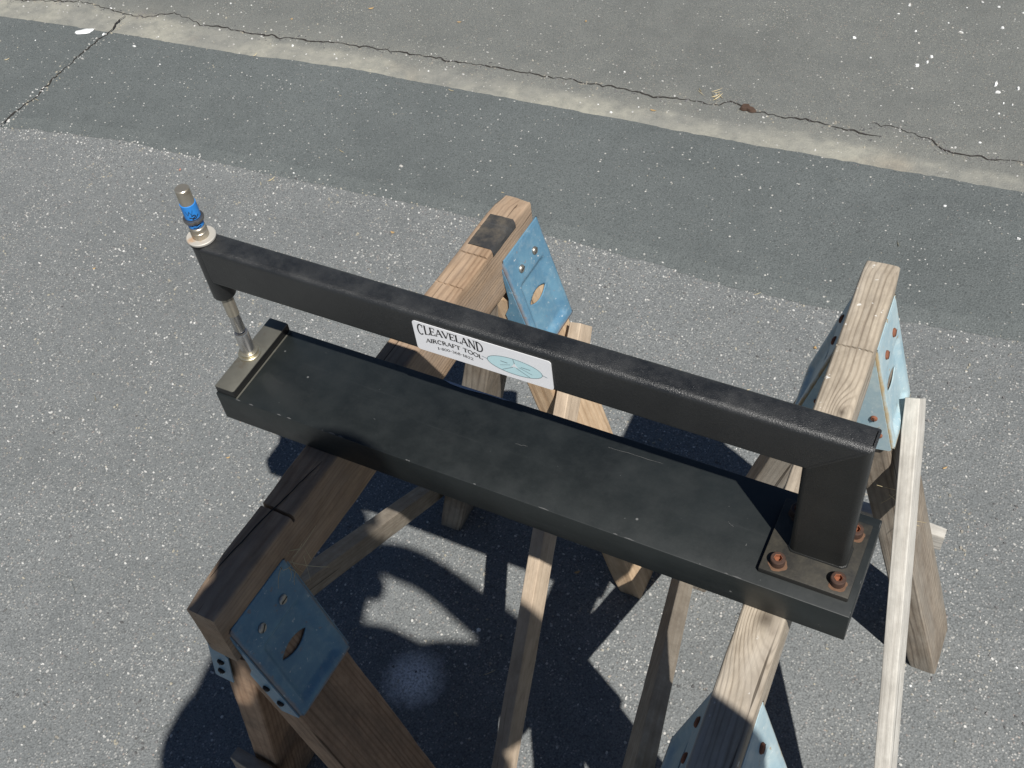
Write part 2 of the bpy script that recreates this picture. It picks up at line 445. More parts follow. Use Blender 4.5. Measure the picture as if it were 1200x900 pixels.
def ribbon(pts, wmin, wmax, z, seed, step=.006, jit=.004):
    """jagged crack"""
    rnd = random.Random(seed); P = [Vector((x, y, 0)) for x, y in pts]
    line = []
    for a, b in zip(P[:-1], P[1:]):
        n = max(1, int((b - a).length / step))
        for k in range(n): line.append(a.lerp(b, k / n))
    line.append(P[-1])
    L = []
    for i, q in enumerate(line):
        q = q + Vector((noise.noise(Vector((i * .35, seed, 0))) * jit * 1.6 + rnd.uniform(-jit, jit) * .35, noise.noise(Vector((i * .35, seed, 5))) * jit * 2 + rnd.uniform(-jit, jit) * .35, 0))
        L.append(q)
    vs, fs = [], []
    for i, q in enumerate(L):
        dd = (L[min(i + 1, len(L) - 1)] - L[max(i - 1, 0)]).normalized(); nn = Vector((-dd.y, dd.x, 0))
        w = wmin + (wmax - wmin) * max(0, noise.noise(Vector((i * .09, seed * 3.3, 2))) + .35 + rnd.uniform(-.25, .25))
        w *= min(1, i / 6, (len(L) - 1 - i) / 6) if len(L) > 14 else 1
        vs += [q + nn * (w / 2 + .0002) + Vector((0, 0, z)), q - nn * (w / 2 + .0002) + Vector((0, 0, z))]
        if i: fs.append((2 * i - 2, 2 * i - 1, 2 * i + 1, 2 * i))
    return vs, fs

# ------------------------------------------------------------------ the pavement
Z0 = -G
def sheet(name, vs, fs, mat): return tag(mk(name, vs, fs, mat, None, False), kind='structure')
sheet('driveway', [(-300, -300, Z0), (300, -300, Z0), (300, 300, Z0), (-300, 300, Z0)], [(0, 1, 2, 3)], MAT['driveway'])
UP = [(-60, -3), (-8, .95), (-1.979, 1.307), (-1.794, 1.327), (-1.594, 1.343), (-1.19, 1.372), (-.917, 1.405), (-.607, 1.416), (-.313, 1.43), (-.04, 1.438),
      (.095, 1.442), (.212, 1.452), (.453, 1.462), (.675, 1.476), (8, 1.75), (60, 3.4)]
LO = [(-60, -2.5), (-8, .35), (-1.619, .922), (-1.523, .95), (-1.44, .962), (-1.264, .99), (-.915, 1.003), (-.673, 1.018), (-.506, 1.03), (-.268, 1.042), (-.032, 1.04),
      (.096, 1.035), (.255, 1.03), (.408, 1.04), (.565, 1.062), (.749, 1.083), (8, 1.5), (60, 3.0)]
def densify(pl, step, amp, seed):
    out = []
    for a, b in zip(pl[:-1], pl[1:]):
        n = max(1, int(math.dist(a, b) / step)) if math.dist(a, b) < 12 else 2
        for k in range(n):
            x = a[0] + (b[0] - a[0]) * k / n; y = a[1] + (b[1] - a[1]) * k / n
            y += noise.noise(Vector((x * 9, seed, 0))) * amp + noise.noise(Vector((x * 60, seed, 3))) * amp * .5 + random.uniform(-1, 1) * amp * .3
            out.append((x, y))
    out.append(pl[-1]); return out
def interp(pl, x):
    for a, b in zip(pl[:-1], pl[1:]):
        if a[0] <= x <= b[0]: return a[1] + (b[1] - a[1]) * (x - a[0]) / (b[0] - a[0])
    return pl[-1][1]
lo = densify(LO, .008, .006, 1.0); up = densify(UP, .012, .004, 5.0)
def zipper(lower, upper, z):
    """strip of triangles between two polylines that both run in x"""
    vs = [(x, y, z) for x, y in lower] + [(x, y, z) for x, y in upper]; n = len(lower); fs = []
    i = j = 0
    while i < len(lower) - 1 or j < len(upper) - 1:
        if j == len(upper) - 1 or (i < len(lower) - 1 and lower[i + 1][0] <= upper[j + 1][0]): fs.append((i, i + 1, n + j)); i += 1
        else: fs.append((i, n + j + 1, n + j)); j += 1
    return vs, fs
v_, f_ = zipper([(x, y - .25) for x, y in UP], [(-60, 300), (60, 300)], Z0 + .004); sheet('road', v_, f_, MAT['road'])
v_, f_ = zipper(lo, up, Z0 + .008)
n_ = len(lo); b_ = len(v_)
v_ = [Vector(q) for q in v_] + [Vector((x, y, Z0 + .0006)) for x, y in lo]
for i in range(n_): v_[i].y += .035; v_[i].z = Z0 + .008
f_ = f_ + [(b_ + i, b_ + i + 1, i + 1, i) for i in range(n_ - 1)]
sheet('sealed_strip', v_, f_, MAT['strip'])

CRA = [(-2.046, 1.379), (-1.988, 1.392), (-1.875, 1.418), (-1.794, 1.443), (-1.708, 1.439), (-1.611, 1.43), (-1.556, 1.435), (-1.49, 1.481), (-1.385, 1.455), (-1.314, 1.461),
       (-1.237, 1.461), (-1.099, 1.473), (-.97, 1.495), (-.851, 1.506), (-.733, 1.514), (-.628, 1.518), (-.506, 1.529), (-.374, 1.534), (-.257, 1.541), (-.151, 1.539), (-.084, 1.551),
       (-.022, 1.549), (.02, 1.573), (.063, 1.561), (.132, 1.559), (.226, 1.565), (.301, 1.563), (.357, 1.558)]
CRB = [(.328, 1.597), (.391, 1.6), (.449, 1.583), (.499, 1.556), (.593, 1.559), (.657, 1.573), (.9, 1.58)]
CRC = [(-1.611, 1.43), (-1.601, 1.346), (-1.606, 1.264), (-1.605, 1.178), (-1.604, 1.117), (-1.598, 1.055), (-1.602, .981), (-1.601, .943), (-1.61, .9)]
CRL = [(-3.2, 1.25), (-2.6, 1.33), (-2.046, 1.379)]
for i, (pl, w0, w1, zz) in enumerate(((CRL + CRA[1:], .0012, .0056, .0052), (CRB, .001, .0042, .0052), (CRC, .0015, .0075, .0093))):
    v_, f_ = ribbon(pl, w0, w1, Z0 + zz, i + 2.5); sheet('pavement_crack', v_, f_, MAT['crack'])
# hairline cracks of the driveway
for i, pl in enumerate(([(-.62, -.02), (-.58, .0), (-.555, -.02), (-.53, -.018)], [(-.36, -.33), (-.33, -.25), (-.30, -.21), (-.25, -.12)])):
    v_, f_ = ribbon(pl, .0008, .0016, Z0 + .001, i + 12.5); sheet('pavement_crack', v_, f_, MAT['strip'])

# loose grit: real small stones
def grit(name, n, region, size, mat, seed, zf, power=2.2):
    rnd = random.Random(seed); vs, fs = [], []
    for _ in range(n):
        p = region(rnd)
        if p is None: continue
        x, y = p; z = zf(x, y)
        r = size[0] + (size[1] - size[0]) * rnd.random() ** power
        b = len(vs); a0 = rnd.uniform(0, 6.28); sx = rnd.uniform(.7, 1.4)
        ring = [(math.cos(a0 + k * 1.2566) * r * sx * rnd.uniform(.75, 1.15), math.sin(a0 + k * 1.2566) * r / sx * rnd.uniform(.75, 1.15)) for k in range(5)]
        vs += [(x + q[0], y + q[1], z - .0004) for q in ring]
        vs += [(x + q[0] * .72, y + q[1] * .72, z + r * rnd.uniform(.35, .75)) for q in ring]
        for k in range(5): fs.append((b + k, b + (k + 1) % 5, b + 5 + (k + 1) % 5, b + 5 + k))
        fs.append(tuple(b + 5 + k for k in range(5)))
    return tag(mk(name, vs, fs, mat, None, False), kind='stuff')
def zf(x, y):
    if y > interp(UP, x): return Z0 + .004
    e = y - interp(LO, x)
    if e > 0: return Z0 + .0006 + .0074 * min(1, e / .035)
    return Z0
def stone_mat(name, a, b, c):
    t = NT(name); v = t.obj()
    q = t.vor(v, 35, out='Color'); s = t.sep(q)
    cc = t.mix(s[0], a, b); cc = t.mix(t.ramp(s[1], [(.8, 0), (.85, 1)]), cc, c)
    return t.done(cc, .8, None, t.bump(t.noise(v, 700, 2), .3, .0006))
MAT['grit'] = stone_mat('pale_grit', (.34, .335, .31), (.62, .61, .58), (.36, .33, .26))
MAT['grit_dark'] = stone_mat('grey_grit', (.09, .09, .09), (.21, .205, .2), (.28, .26, .22))
MAT['chip'] = stone_mat('white_chips', (.68, .68, .66), (.85, .85, .83), (.5, .48, .44))
def reg_drive(r):
    x = r.uniform(-1.7, 1.25); y = r.uniform(-.75, 1.08)
    if y > interp(LO, x) + .004: return None
    if noise.noise(Vector((x * 2.4, y * 2.4, 4))) + noise.noise(Vector((x * 9, y * 9, 1))) * .5 < r.uniform(-.7, .55): return None
    return x, y
def reg_strip(r):
    x = r.uniform(-2.2, 1.3); y = r.uniform(.9, 1.5)
    if not interp(LO, x) < y < interp(UP, x): return None
    if r.random() > .25 + (y - interp(LO, x)) / .3: return None
    return x, y
def reg_road(r):
    x = r.uniform(-2.6, 1.4); y = r.uniform(1.3, 2.8)
    return None if y < interp(UP, x) else (x, y)
def reg_seam(r):
    x = r.uniform(-2.2, 1.2); y = interp(UP, x) + r.gauss(.1, .05)
    return x, y
def reg_corner(r):
    return r.gauss(.52, .14), r.gauss(2.06, .17)
grit('pavement_grit', 24000, reg_drive, (.0008, .0030), MAT['grit'], 1, zf, 2.5)
grit('pavement_grit', 7000, reg_drive, (.001, .0036), MAT['grit_dark'], 2, zf, 2.0)
grit('pavement_grit', 2600, reg_strip, (.0005, .0021), MAT['grit'], 3, zf, 3)
grit('pavement_grit', 1100, reg_road, (.0007, .0025), MAT['grit'], 4, zf, 3)
grit('pavement_grit', 500, reg_seam, (.001, .0035), MAT['grit'], 5, zf, 2.5)
grit('white_chips', 80, reg_corner, (.0015, .0064), MAT['chip'], 6, zf, 1.8)
grit('white_chips', 70, reg_drive, (.002, .0048), MAT['chip'], 8, zf, 2)
grit('white_chips', 34, reg_strip, (.002, .0052), MAT['chip'], 9, zf, 2)
grit('white_chips', 22, reg_seam, (.002, .0056), MAT['chip'], 10, zf, 2)

def reg_lip(r):
    x = r.uniform(-1.7, 1.2); return x, interp(LO, x) + r.gauss(-.008, .012)
def along(pl, r, sd):
    i = r.randrange(len(pl) - 1); f = r.random(); a, b = pl[i], pl[i + 1]
    return a[0] + (b[0] - a[0]) * f + r.gauss(0, sd), a[1] + (b[1] - a[1]) * f + r.gauss(0, sd)
grit('pavement_grit', 700, reg_lip, (.0008, .0028), MAT['grit'], 21, zf, 2)
grit('crack_crumbs', 800, lambda r: along(CRA, r, .011), (.0008, .0032), MAT['grit_dark'], 22, zf, 2)
grit('crack_crumbs', 220, lambda r: along(CRC, r, .010), (.0008, .0034), MAT['grit'], 23, zf, 2)
grit('crack_crumbs', 260, lambda r: along(CRB, r, .008), (.0008, .0028), MAT['grit_dark'], 24, zf, 2)
# fallen bits of leaf and straw
def litter(name, n, region, mat, seed, L=(.008, .016), W=(.003, .006)):
    rnd = random.Random(seed); vs, fs = [], []
    for _ in range(n):
        p = region(rnd)
        if p is None: continue
        x, y = p; z = zf(x, y) + .002; a = rnd.uniform(0, 6.28); l = rnd.uniform(*L) / 2; w = rnd.uniform(*W) / 2
        ca, sa = math.cos(a), math.sin(a); b = len(vs); cv = rnd.uniform(.001, .003)
        for u, s_, h in ((-1, 0, cv), (-.3, 1, 0), (.4, .8, .0), (1, 0, cv), (.4, -.8, .0005), (-.3, -1, 0), (0, 0, cv * .6)):
            px, py = u * l, s_ * w
            vs.append((x + px * ca - py * sa, y + px * sa + py * ca, z + h))
        for k in range(6): fs.append((b + 6, b + k, b + (k + 1) % 6))
    return tag(mk(name, vs, fs, mat, None, False), kind='stuff')
MAT['leaf_tan'] = plain('dry_leaf', (.46, .30, .13), .8, 0, .35, 40)
MAT['leaf_red'] = plain('pink_petal', (.52, .22, .16), .8, 0, .3, 40)
MAT['straw'] = plain('straw', (.60, .50, .30), .75, 0, .2, 60)
litter('leaf_litter', 46, reg_drive, MAT['leaf_tan'], 3, (.004, .011), (.003, .006))
litter('leaf_litter', 26, reg_drive, MAT['leaf_red'], 4, (.004, .010), (.003, .006))
litter('leaf_litter', 22, reg_road, MAT['leaf_tan'], 5, (.006, .018), (.004, .008))
litter('straw_litter', 70, reg_drive, MAT['straw'], 6, (.01, .028), (.0008, .0016))
litter('straw_litter', 26, reg_strip, MAT['straw'], 7, (.008, .026), (.0008, .0016))
def reg_tuft(r): return r.gauss(-.028, .016), r.gauss(1.583, .008)
litter('straw_litter', 8, reg_tuft, MAT['straw'], 8, (.012, .04), (.0012, .0028))

def blob(cx, cy, z, rx, ry, ang, seed, h=.0012, n=28, amp=.35):
    vs = []; ca, sa = math.cos(ang), math.sin(ang)
    for ring, hh in ((1, 0), (.8, h)):
        for k in range(n):
            a = 2 * math.pi * k / n; q = ring * (1 + amp * noise.noise(Vector((math.cos(a) * 1.6, math.sin(a) * 1.6, seed))))
            x, y = rx * math.cos(a) * q, ry * math.sin(a) * q
            vs.append((cx + x * ca - y * sa, cy + x * sa + y * ca, z + hh))
    fs = [(k, (k + 1) % n, n + (k + 1) % n, n + k) for k in range(n)] + [tuple(n + k for k in range(n))]
    return vs, fs
v_, f_ = blob(-1.671, 1.324, Z0 + .0085, .027, .011, .55, 3.1, .0015)
tag(mk('paint_splash', v_, f_, MAT['paint']), 'small bright white paint splash on the dark strip beside the diagonal crack', 'paint splash')
MAT['dead_leaf'] = plain('rotten_leaf', (.075, .045, .03), .9, 0, .5, 90)
v_, f_ = blob(.063, 1.561, Z0 + .0056, .017, .010, -.2, 8.8, .006, 24, .6)
tag(mk('dead_leaf', v_, f_, MAT['dead_leaf']), 'dark brown dried leaf lodged in the long crack at the road edge', 'leaf')

# ------------------------------------------------------------------ sawhorses
def sawhorse(label, a, s, y0, y1, rail_mat, slope, brk_mat, legs, kerfs, rail_h=.083, taper=None, screw_rust=False, deep=False, gseed=None):
    rt = thing('sawhorse', label, 'sawhorse', (a + s * .1, .1, 0), 'sawhorses carrying the press')
    ZT = -.0395
    def W(x, y, z): return Vector((a + s * y + x, y, z))
    rail = board('rail', rail_mat, rt, W(0, y0, ZT - rail_h / 2), W(0, y1, ZT - rail_h / 2), (0, 0, 1), rail_h, .038, .0035, 30, .0011, kerfs=kerfs, taper=taper, gseed=gseed)
    zt = ZT - .038; al = math.atan(slope)
    for (side, yb, splay, mat, width) in legs:
        v = Vector((side * math.sin(al), 0, -math.cos(al))); n = Vector((side * math.cos(al), 0, math.sin(al)))
        O0 = Vector((side * .0198, 0, zt))
        def P(u, vv, dd):
            q = O0 + v * vv + n * dd
            if vv < 0: q = O0 + Vector((side * .0002, 0, -vv))
            return W(q.x, yb + u, q.z)
        # leg
        q = O0 + v * .058 - n * .0252
        A = W(q.x, yb + width / 2, q.z)
        t_ = (Z0 - q.z) / v.z; qb = q + v * t_
        B = W(qb.x, yb + width / 2 + splay, Z0)
        board('leg', mat, rt, A, B, (0, 1, 0), .087, .0365, .003, 20, .0011, cutB=Z0 + .0008)
        # pressed-steel bracket: plate with a sunk panel and a lens-shaped slot, flanges folded round the leg
        w = width; ln = .152; NU, NV = 46, 72
        def depth(u, vv):
            fu, fv = u / w, vv / ln; e = min(u, w - u); rr_ = .0042
            def sst(e0, e1, x):
                k = min(1, max(0, (x - e0) / (e1 - e0))); return k * k * (3 - 2 * k)
            inset = .10 + .06 * (1 - fv)
            d1 = sst(inset, inset + .10, fu) * sst(inset, inset + .10, 1 - fu) * sst(.27, .34, fv) * sst(.05, .11, 1 - fv)
            return -.0062 * d1 - (rr_ - math.sqrt(max(0, rr_ * rr_ - (rr_ - e) ** 2)) if e < rr_ else 0) * .9
        su, sv, lu, lv = w * .5, ln * .55, .0205, .0078
        uvs, gp = [], []
        for i in range(-2, NV + 1):
            for j in range(NU + 1):
                u, vv = w * j / NU, ln * i / NV
                if i < 0: vv = (-.0055, -.0025)[i + 2]
                if i in (-2, NV) and j in (0, NU):      # rounded corners
                    u += .003 * (1 if j == 0 else -1); vv -= .003 * (1 if i == NV else 0)
                uvs.append((u, vv))
                ed = 1 - min(u, w - u, ln - vv) / .012
                gp.append(Vector((u, vv, max(0, min(1, ed)))))
        fs, cut = [], []
        for i in range(NV + 2):
            for j in range(NU):
                u, vv = w * (j + .5) / NU, ln * (i - 1.5) / NV
                k = i * (NU + 1) + j; q = (k, k + 1, k + NU + 2, k + NU + 1)
                (cut if abs((vv - sv) / lv) + ((u - su) / lu) ** 2 < 1 else fs).append(q)
        rim = set(k for q in cut for k in q) & set(k for q in fs for k in q)
        for k in rim:                                   # pull the rim of the slot onto its lens outline
            du, dv = (uvs[k][0] - su) / lu, abs((uvs[k][1] - sv) / lv)
            f = 1 / max(dv, 1e-6) if abs(du) < 1e-6 else (-dv + math.sqrt(dv * dv + 4 * du * du)) / (2 * du * du)
            uvs[k] = (su + (uvs[k][0] - su) * f, sv + (uvs[k][1] - sv) * f)
        vs = [P(u, vv, .0016 + depth(u, vv)) for u, vv in uvs]
        parts = [(vs, fs)]
        for u0, sg in ((0, -1), (w, 1)):
            dl = .036 if deep else .024
            poly = [(0, -.0018), (ln * .99, -.0018), (ln, -.004), (ln - .004, -dl), (.078, -dl), (.066, -dl * .62), (.052, -.010), (0, -.003)] if not deep else \
                   [(0, -.0018), (ln * .99, -.0018), (ln, -.004), (ln - .002, -dl), (.095, -dl), (.085, -dl * .93), (.074, -dl * .7), (.055, -dl * .72), (.02, -.012), (0, -.003)]
            m = len(poly); q = []
            for th in (0, .0015):
                for (vv, dd) in poly: q.append(P(u0 + sg * th, vv, dd)); gp.append(Vector((u0, vv, max(0, 1 - abs(dd) / .006))))
            parts.append((q, [tuple(range(m)), tuple(range(m, 2 * m))[::-1]] + [(k, (k + 1) % m, m + (k + 1) % m, m + k) for k in range(m)]))
        V, F, _ = merge(parts)
        br = mk('bracket', V, F, brk_mat, rt, True, gp, angle=50)
        sm = br.modifiers.new('thickness', 'SOLIDIFY'); sm.thickness = .0012; sm.offset = -1
        # slotted screws
        def screw(u, vv, mat, base, nrm, tdir, r=.0052):
            tdir = tdir.normalized(); b2 = nrm.cross(tdir); q, f = [], []
            rings = ((1, 0), (1, .0012), (.8, .0024), (.35, .003)); K = 14
            for rr, hh in rings:
                for k in range(K):
                    an = 2 * math.pi * k / K; q.append(base + tdir * (r * rr * math.cos(an)) + b2 * (r * rr * math.sin(an)) + nrm * hh)
            for i in range(3):
                for k in range(K): f.append((i * K + k, i * K + (k + 1) % K, (i + 1) * K + (k + 1) % K, (i + 1) * K + k))
            f.append(tuple(3 * K + k for k in range(K)))
            nq = len(q)
            for sx, sy in ((-1, -1), (1, -1), (1, 1), (-1, 1)): q.append(base + tdir * (sx * r * .85) + b2 * (sy * r * .13) + nrm * .0031)
            f.append((nq, nq + 1, nq + 2, nq + 3)); ms = [0] * (len(f) - 1) + [1]
            mk('screw', q, f, [mat, MAT['socket']], br, True, None, ms)
        for u in (w * .3, w * .68):
            screw(u, .022, None, P(u, .026, .0014), n, Vector((0, 1, 0)) + v * random.uniform(-.8, .8)) if False else screw(u, .026, MAT['rust'] if screw_rust else MAT['screw'], P(u, .026, .0016), n, Vector((0, 1, 0)) + v * random.uniform(-.8, .8))
        yn = 0 if True else w
        for vv, dd in ((.098, -.014), (.126, -.012)):
            for u0, sg in ((0, -1), (w, 1)):
                screw(0, 0, MAT['rust'] if deep else MAT['socket'], P(u0 + sg * .0017, vv, dd), Vector((0, sg, 0)), v, .004)
    return rt, W

def chewed(s_, b_, c_):
    if s_ > .588 and b_ > 0: b_ -= (s_ - .588) * (.10 + .5 * max(0, noise.noise(Vector((s_ * 60, c_ * 130, 2)))))
    if s_ < .07 and c_ < 0: c_ += (.07 - s_) * .06
    return b_, c_
AL, SLOPE_L = .0975 + .019, .235
far_y = .335
horseL, WL = sawhorse('brown sawhorse with darker blue brackets under the punch end of the press', AL, .0365, -.199, .413, MAT['rail_fir'], .25, MAT['bracket_blue'],
    [(1, -.193, 0.0, MAT['leg_brown'], .089), (-1, -.188, .025, MAT['leg_brown'], .089), (1, .333, .0, MAT['leg_pale'], .089), (-1, .333, .0, MAT['leg_grey'], .089)],
    [(.123, .003, .009), (.505, .0016, .003), (.55, .0014, .002), (.452, .0012, .002)], taper=chewed)
horseR, WR = sawhorse('weathered grey sawhorse with pale rusty brackets under the post end of the press', .5526 + .019, -.0372, -.170, .450, MAT['rail_grey'], .27, MAT['bracket_pale'],
    [(1, -.150, -.03, MAT['leg_grey'], .09), (-1, -.150, -.02, MAT['leg_grey'], .09), (1, .352, .032, MAT['leg_grey'], .09), (-1, .352, .03, MAT['leg_grey'], .09)],
    [(.49, .0016, .003)], screw_rust=True, deep=True, gseed=(0, 0, 0))

def lath(W, rt, side, slope, off, A, B, mat, w=.036, t=.018):
    """a lath nailed on the outer faces of two legs; A, B = (y, z)"""
    def pt(y, z): return W(side * (.0205 + off + slope * (-z - .0735)), y, z)
    al = math.atan(slope); n = Vector((side * math.cos(al), 0, math.sin(al)))
    p, q = pt(*A), pt(*B)
    return board('brace', mat, rt, p, q, n.cross(q - p), w, t, .0015, 22, .0006)
lath(WL, horseL, 1, .25, .0115, (.413, -.236), (-.17, -.695), MAT['lath_fresh'])
lath(WL, horseL, -1, .25, .013, (-.135, -.247), (.40, -.705), MAT['lath_grey'], .044, .020)
lath(WR, horseR, 1, .27, .0115, (.420, -.205), (-.15, -.73), MAT['lath_white'])
lath(WR, horseR, -1, .27, .013, (-.16, -.22), (.46, -.70), MAT['lath_grey'], .055, .020)
# cross laths on the ends of the legs
board('cross_brace', MAT['lath_white'], horseR, WR(-.125, .489, -.560), WR(.150, .489, -.560), (0, 0, 1), .036, .018, .0015, 12, .0005)
board('cross_brace', MAT['lath_grey'], horseL, WL(-.152, -.181, -.563), WL(.165, -.206, -.60), (0, 0, 1), .042, .018, .0015, 12, .0005)

# black cloth tape folded over the far end of the brown rail
def tape():
    y0, y1 = .318, .372; vs, fs = [], []
    zt = -.0395; N = 10; prof = [(-.0128, zt + .0009), (-.006, zt + .0013), (.002, zt + .0015), (.008, zt + .0014), (.0168, zt + .001), (.0200, zt - .003), (.0203, zt - .009)]
    for i in range(N + 1):
        y = y0 + (y1 - y0) * i / N
        for j, (x, z) in enumerate(prof):
            yy = y + (random.uniform(-.001, .001) if i in (0, N) else 0)
            vs.append(WL(x, yy, z + random.uniform(-.0003, .0004)))
    K = len(prof)
    for i in range(N):
        for j in range(K - 1): fs.append((i * K + j, i * K + j + 1, (i + 1) * K + j + 1, (i + 1) * K + j))
    return mk('tape_patch', vs, fs, MAT['tape_black'], horseL)
tape()
# drying split along the top of the brown rail
MAT['split'] = plain('split_shadow', (.03, .022, .016), .95)
pts = [(-.012 + .022 * ((y + .16) / .155) ** 1.3 if y > -.16 else -.012, y) for y in [-.165 + .155 * k / 12 for k in range(13)]]
v_, f_ = ribbon([(WL(x, y, 0).x, y) for x, y in pts], .0006, .0022, -.0395 + .0012, 9.2, .005, .0008)
mk('split', v_, f_, MAT['split'], horseL)

# straw caught on the legs
def straws(name, W, rt, items):
    for (x, y, z, dx, dy, dz) in items:
        A = W(x, y, z); B = W(x + dx, y + dy, z + dz)
        board(name, MAT['straw'], rt, A, B, (0, 0, 1) if abs(dz) < .01 else (1, 0, 0), .0016, .0012, .0004, 3, .0)

def grass_wisps(name, label, spots, n, seed, spread, ln):
    rnd = random.Random(seed); vs, fs = [], []
    for c in spots:
        for _ in range(n):
            p = c + Vector((rnd.gauss(0, spread), rnd.gauss(0, spread), rnd.uniform(0, spread * .4)))
            d = Vector((rnd.gauss(0, 1), rnd.gauss(0, 1), rnd.gauss(0, .35))).normalized(); bend = Vector((rnd.gauss(0, 1), rnd.gauss(0, 1), rnd.gauss(0, .4))) * .25
            l = rnd.uniform(.4, 1) * ln; sd = d.cross(Vector((0, 0, 1))).normalized() * rnd.uniform(.0003, .0006); b = len(vs)
            for k in range(5):
                f = k / 4; q = p + d * (l * f) + bend * (l * f * f)
                vs += [q + sd * (1 - .6 * f), q - sd * (1 - .6 * f), q + Vector((0, 0, .0005))]
                if k: fs += [(b + 3 * k - 3, b + 3 * k, b + 3 * k + 2, b + 3 * k - 1), (b + 3 * k - 2, b + 3 * k - 1, b + 3 * k + 2, b + 3 * k + 1), (b + 3 * k - 3, b + 3 * k - 2, b + 3 * k + 1, b + 3 * k)]
    return tag(mk(name, vs, fs, MAT['straw'], None, False), kind='stuff')
grass_wisps('dry_grass', '', [WL(.026, -.098, -.074), WL(.024, -.112, -.073)], 9, 3, .006, .034)
grass_wisps('dry_grass', '', [WR(.075, .352, -.30), WR(.10, .36, -.36)], 5, 5, .006, .035)

# ------------------------------------------------------------------ the press
press = thing('rivet_press', 'long black steel C-frame press with a white maker\'s label, lying across both sawhorses', 'press', (.32, .05, G - .0392))
L, Wd, H = .6399, .1016, .0388
v_, f_ = box(0, L, 0, Wd, -H, 0, .0011); bed = mk('bed', v_, f_, MAT['bed'], press)
# anvil block
vb, fb = box(.0012, .0243, .0015, Wd - .0004, .0002, .0106, .0012)
ms = []
for f in fb:
    q = [Vector(vb[i]) for i in f]; nz = (q[1] - q[0]).cross(q[2] - q[0]).normalized().z
    cz = sum(p.z for p in q) / len(q); ms.append(0 if cz > .0098 else 1)
anvil = mk('anvil_block', vb, fb, [MAT['block_top'], MAT['block_side']], press, True, None, ms)
CX, CY = .0108, .0508
# lower die
die = mk('lower_die', *lathe([(.0112, .0103), (.0116, .0112), (.0116, .0126), (.0108, .0134), (.0085, .0136)], CX, CY), MAT['zinc'], press)
mk('die_collar', *lathe([(.0096, .0136), (.0098, .0142), (.0098, .0165), (.0092, .0172), (.0068, .0174)], CX, CY), MAT['zinc'], die)
mk('die_post', *lathe([(.0072, .0174), (.0072, .0425), (.0066, .0436), (.0042, .0437), (.0040, .0415)], CX, CY), MAT['steel'], die)
# arm and post: one welded frame of rectangular tube
AY0, AY1, AZ0, AZ1, PX0, PX1 = .0381, .0635, .1225, .1695, .5765, .6245
rc = .0054
def tube_arm():
    sec = rrect(AZ1 - AZ0, AY1 - AY0, rc, 5); N = len(sec); vs, fs = [], []
    zc, yc = (AZ0 + AZ1) / 2, (AY0 + AY1) / 2
    stations = [('x', .0150), ('x', .0165), ('x', .15), ('x', .3), ('x', .45), ('m', 0)]
    for kind, x in stations:
        for (b, c) in sec:
            z = zc + b; y = yc + c
            if kind == 'x': X = x
            else: X = PX0 + (z - AZ0) / (AZ1 - AZ0) * (PX1 - PX0) - .0006
            sc = .94 if (kind == 'x' and x == .0150) else 1
            vs.append((X, yc + c * sc, zc + b * sc))
    for i in range(len(stations) - 1):
        for k in range(N): fs.append((i * N + k, i * N + (k + 1) % N, (i + 1) * N + (k + 1) % N, (i + 1) * N + k))
    fs.append(tuple(range(N)))
    return vs, fs
arm = mk('arm', *tube_arm(), MAT['crinkle'], press)
def tube_post():
    sec = rrect(PX1 - PX0, AY1 - AY0, rc, 5); N = len(sec); vs, fs = [], []
    xc, yc = (PX0 + PX1) / 2, (AY0 + AY1) / 2
    for kind, z in (('z', .0062), ('z', .04), ('z', .08), ('m', 0)):
        for (b, c) in sec:
            x = xc + b
            Z = z if kind == 'z' else AZ0 + (x - PX0) / (PX1 - PX0) * (AZ1 - AZ0) - .0006
            vs.append((x, yc + c, Z))
    for i in range(3):
        for k in range(N): fs.append((i * N + k, i * N + (k + 1) % N, (i + 1) * N + (k + 1) % N, (i + 1) * N + k))
    return vs, fs
post = mk('post', *tube_post(), MAT['crinkle_post'], press)
def foot_weld():
    sec = rrect(PX1 - PX0, AY1 - AY0, rc, 5); N = len(sec); vs, fs = [], []
    xc, yc = (PX0 + PX1) / 2, (AY0 + AY1) / 2
    for o_, z in ((.0016, .0064), (.0013, .0074), (.0006, .0082), (-.0006, .0088)):
        for k, (b, c) in enumerate(sec):
            l = math.hypot(b, c); g = o_ + .0003 * math.sin(k * 2.1) * (o_ > 0)
            vs.append((xc + b * (1 + g / l), yc + c * (1 + g / l), z))
    for i in range(3):
        for k in range(N): fs.append((i * N + k, i * N + (k + 1) % N, (i + 1) * N + (k + 1) % N, (i + 1) * N + k))
    return vs, fs
mk('weld_bead', *foot_weld(), MAT['crinkle_post'], press)
# weld bead on the mitre, just proud of the paint
def weld():
    sec = rrect(AZ1 - AZ0, AY1 - AY0 + .0003, rc, 5); N = len(sec); vs, fs = [], []
    zc, yc = (AZ0 + AZ1) / 2, (AY0 + AY1) / 2
    for dx, gsc in ((-.0014, .998), (0, 1.012), (.0014, .998)):
        for (b, c) in sec:
            z = zc + b; X = PX0 + (z - AZ0) / (AZ1 - AZ0) * (PX1 - PX0) + dx
            vs.append((X, yc + c * gsc, zc + b))
    for i in range(2):
        for k in range(N): fs.append((i * N + k, i * N + (k + 1) % N, (i + 1) * N + (k + 1) % N, (i + 1) * N + k))
    return vs, fs
mk('weld_bead', *weld(), MAT['crinkle'], press)
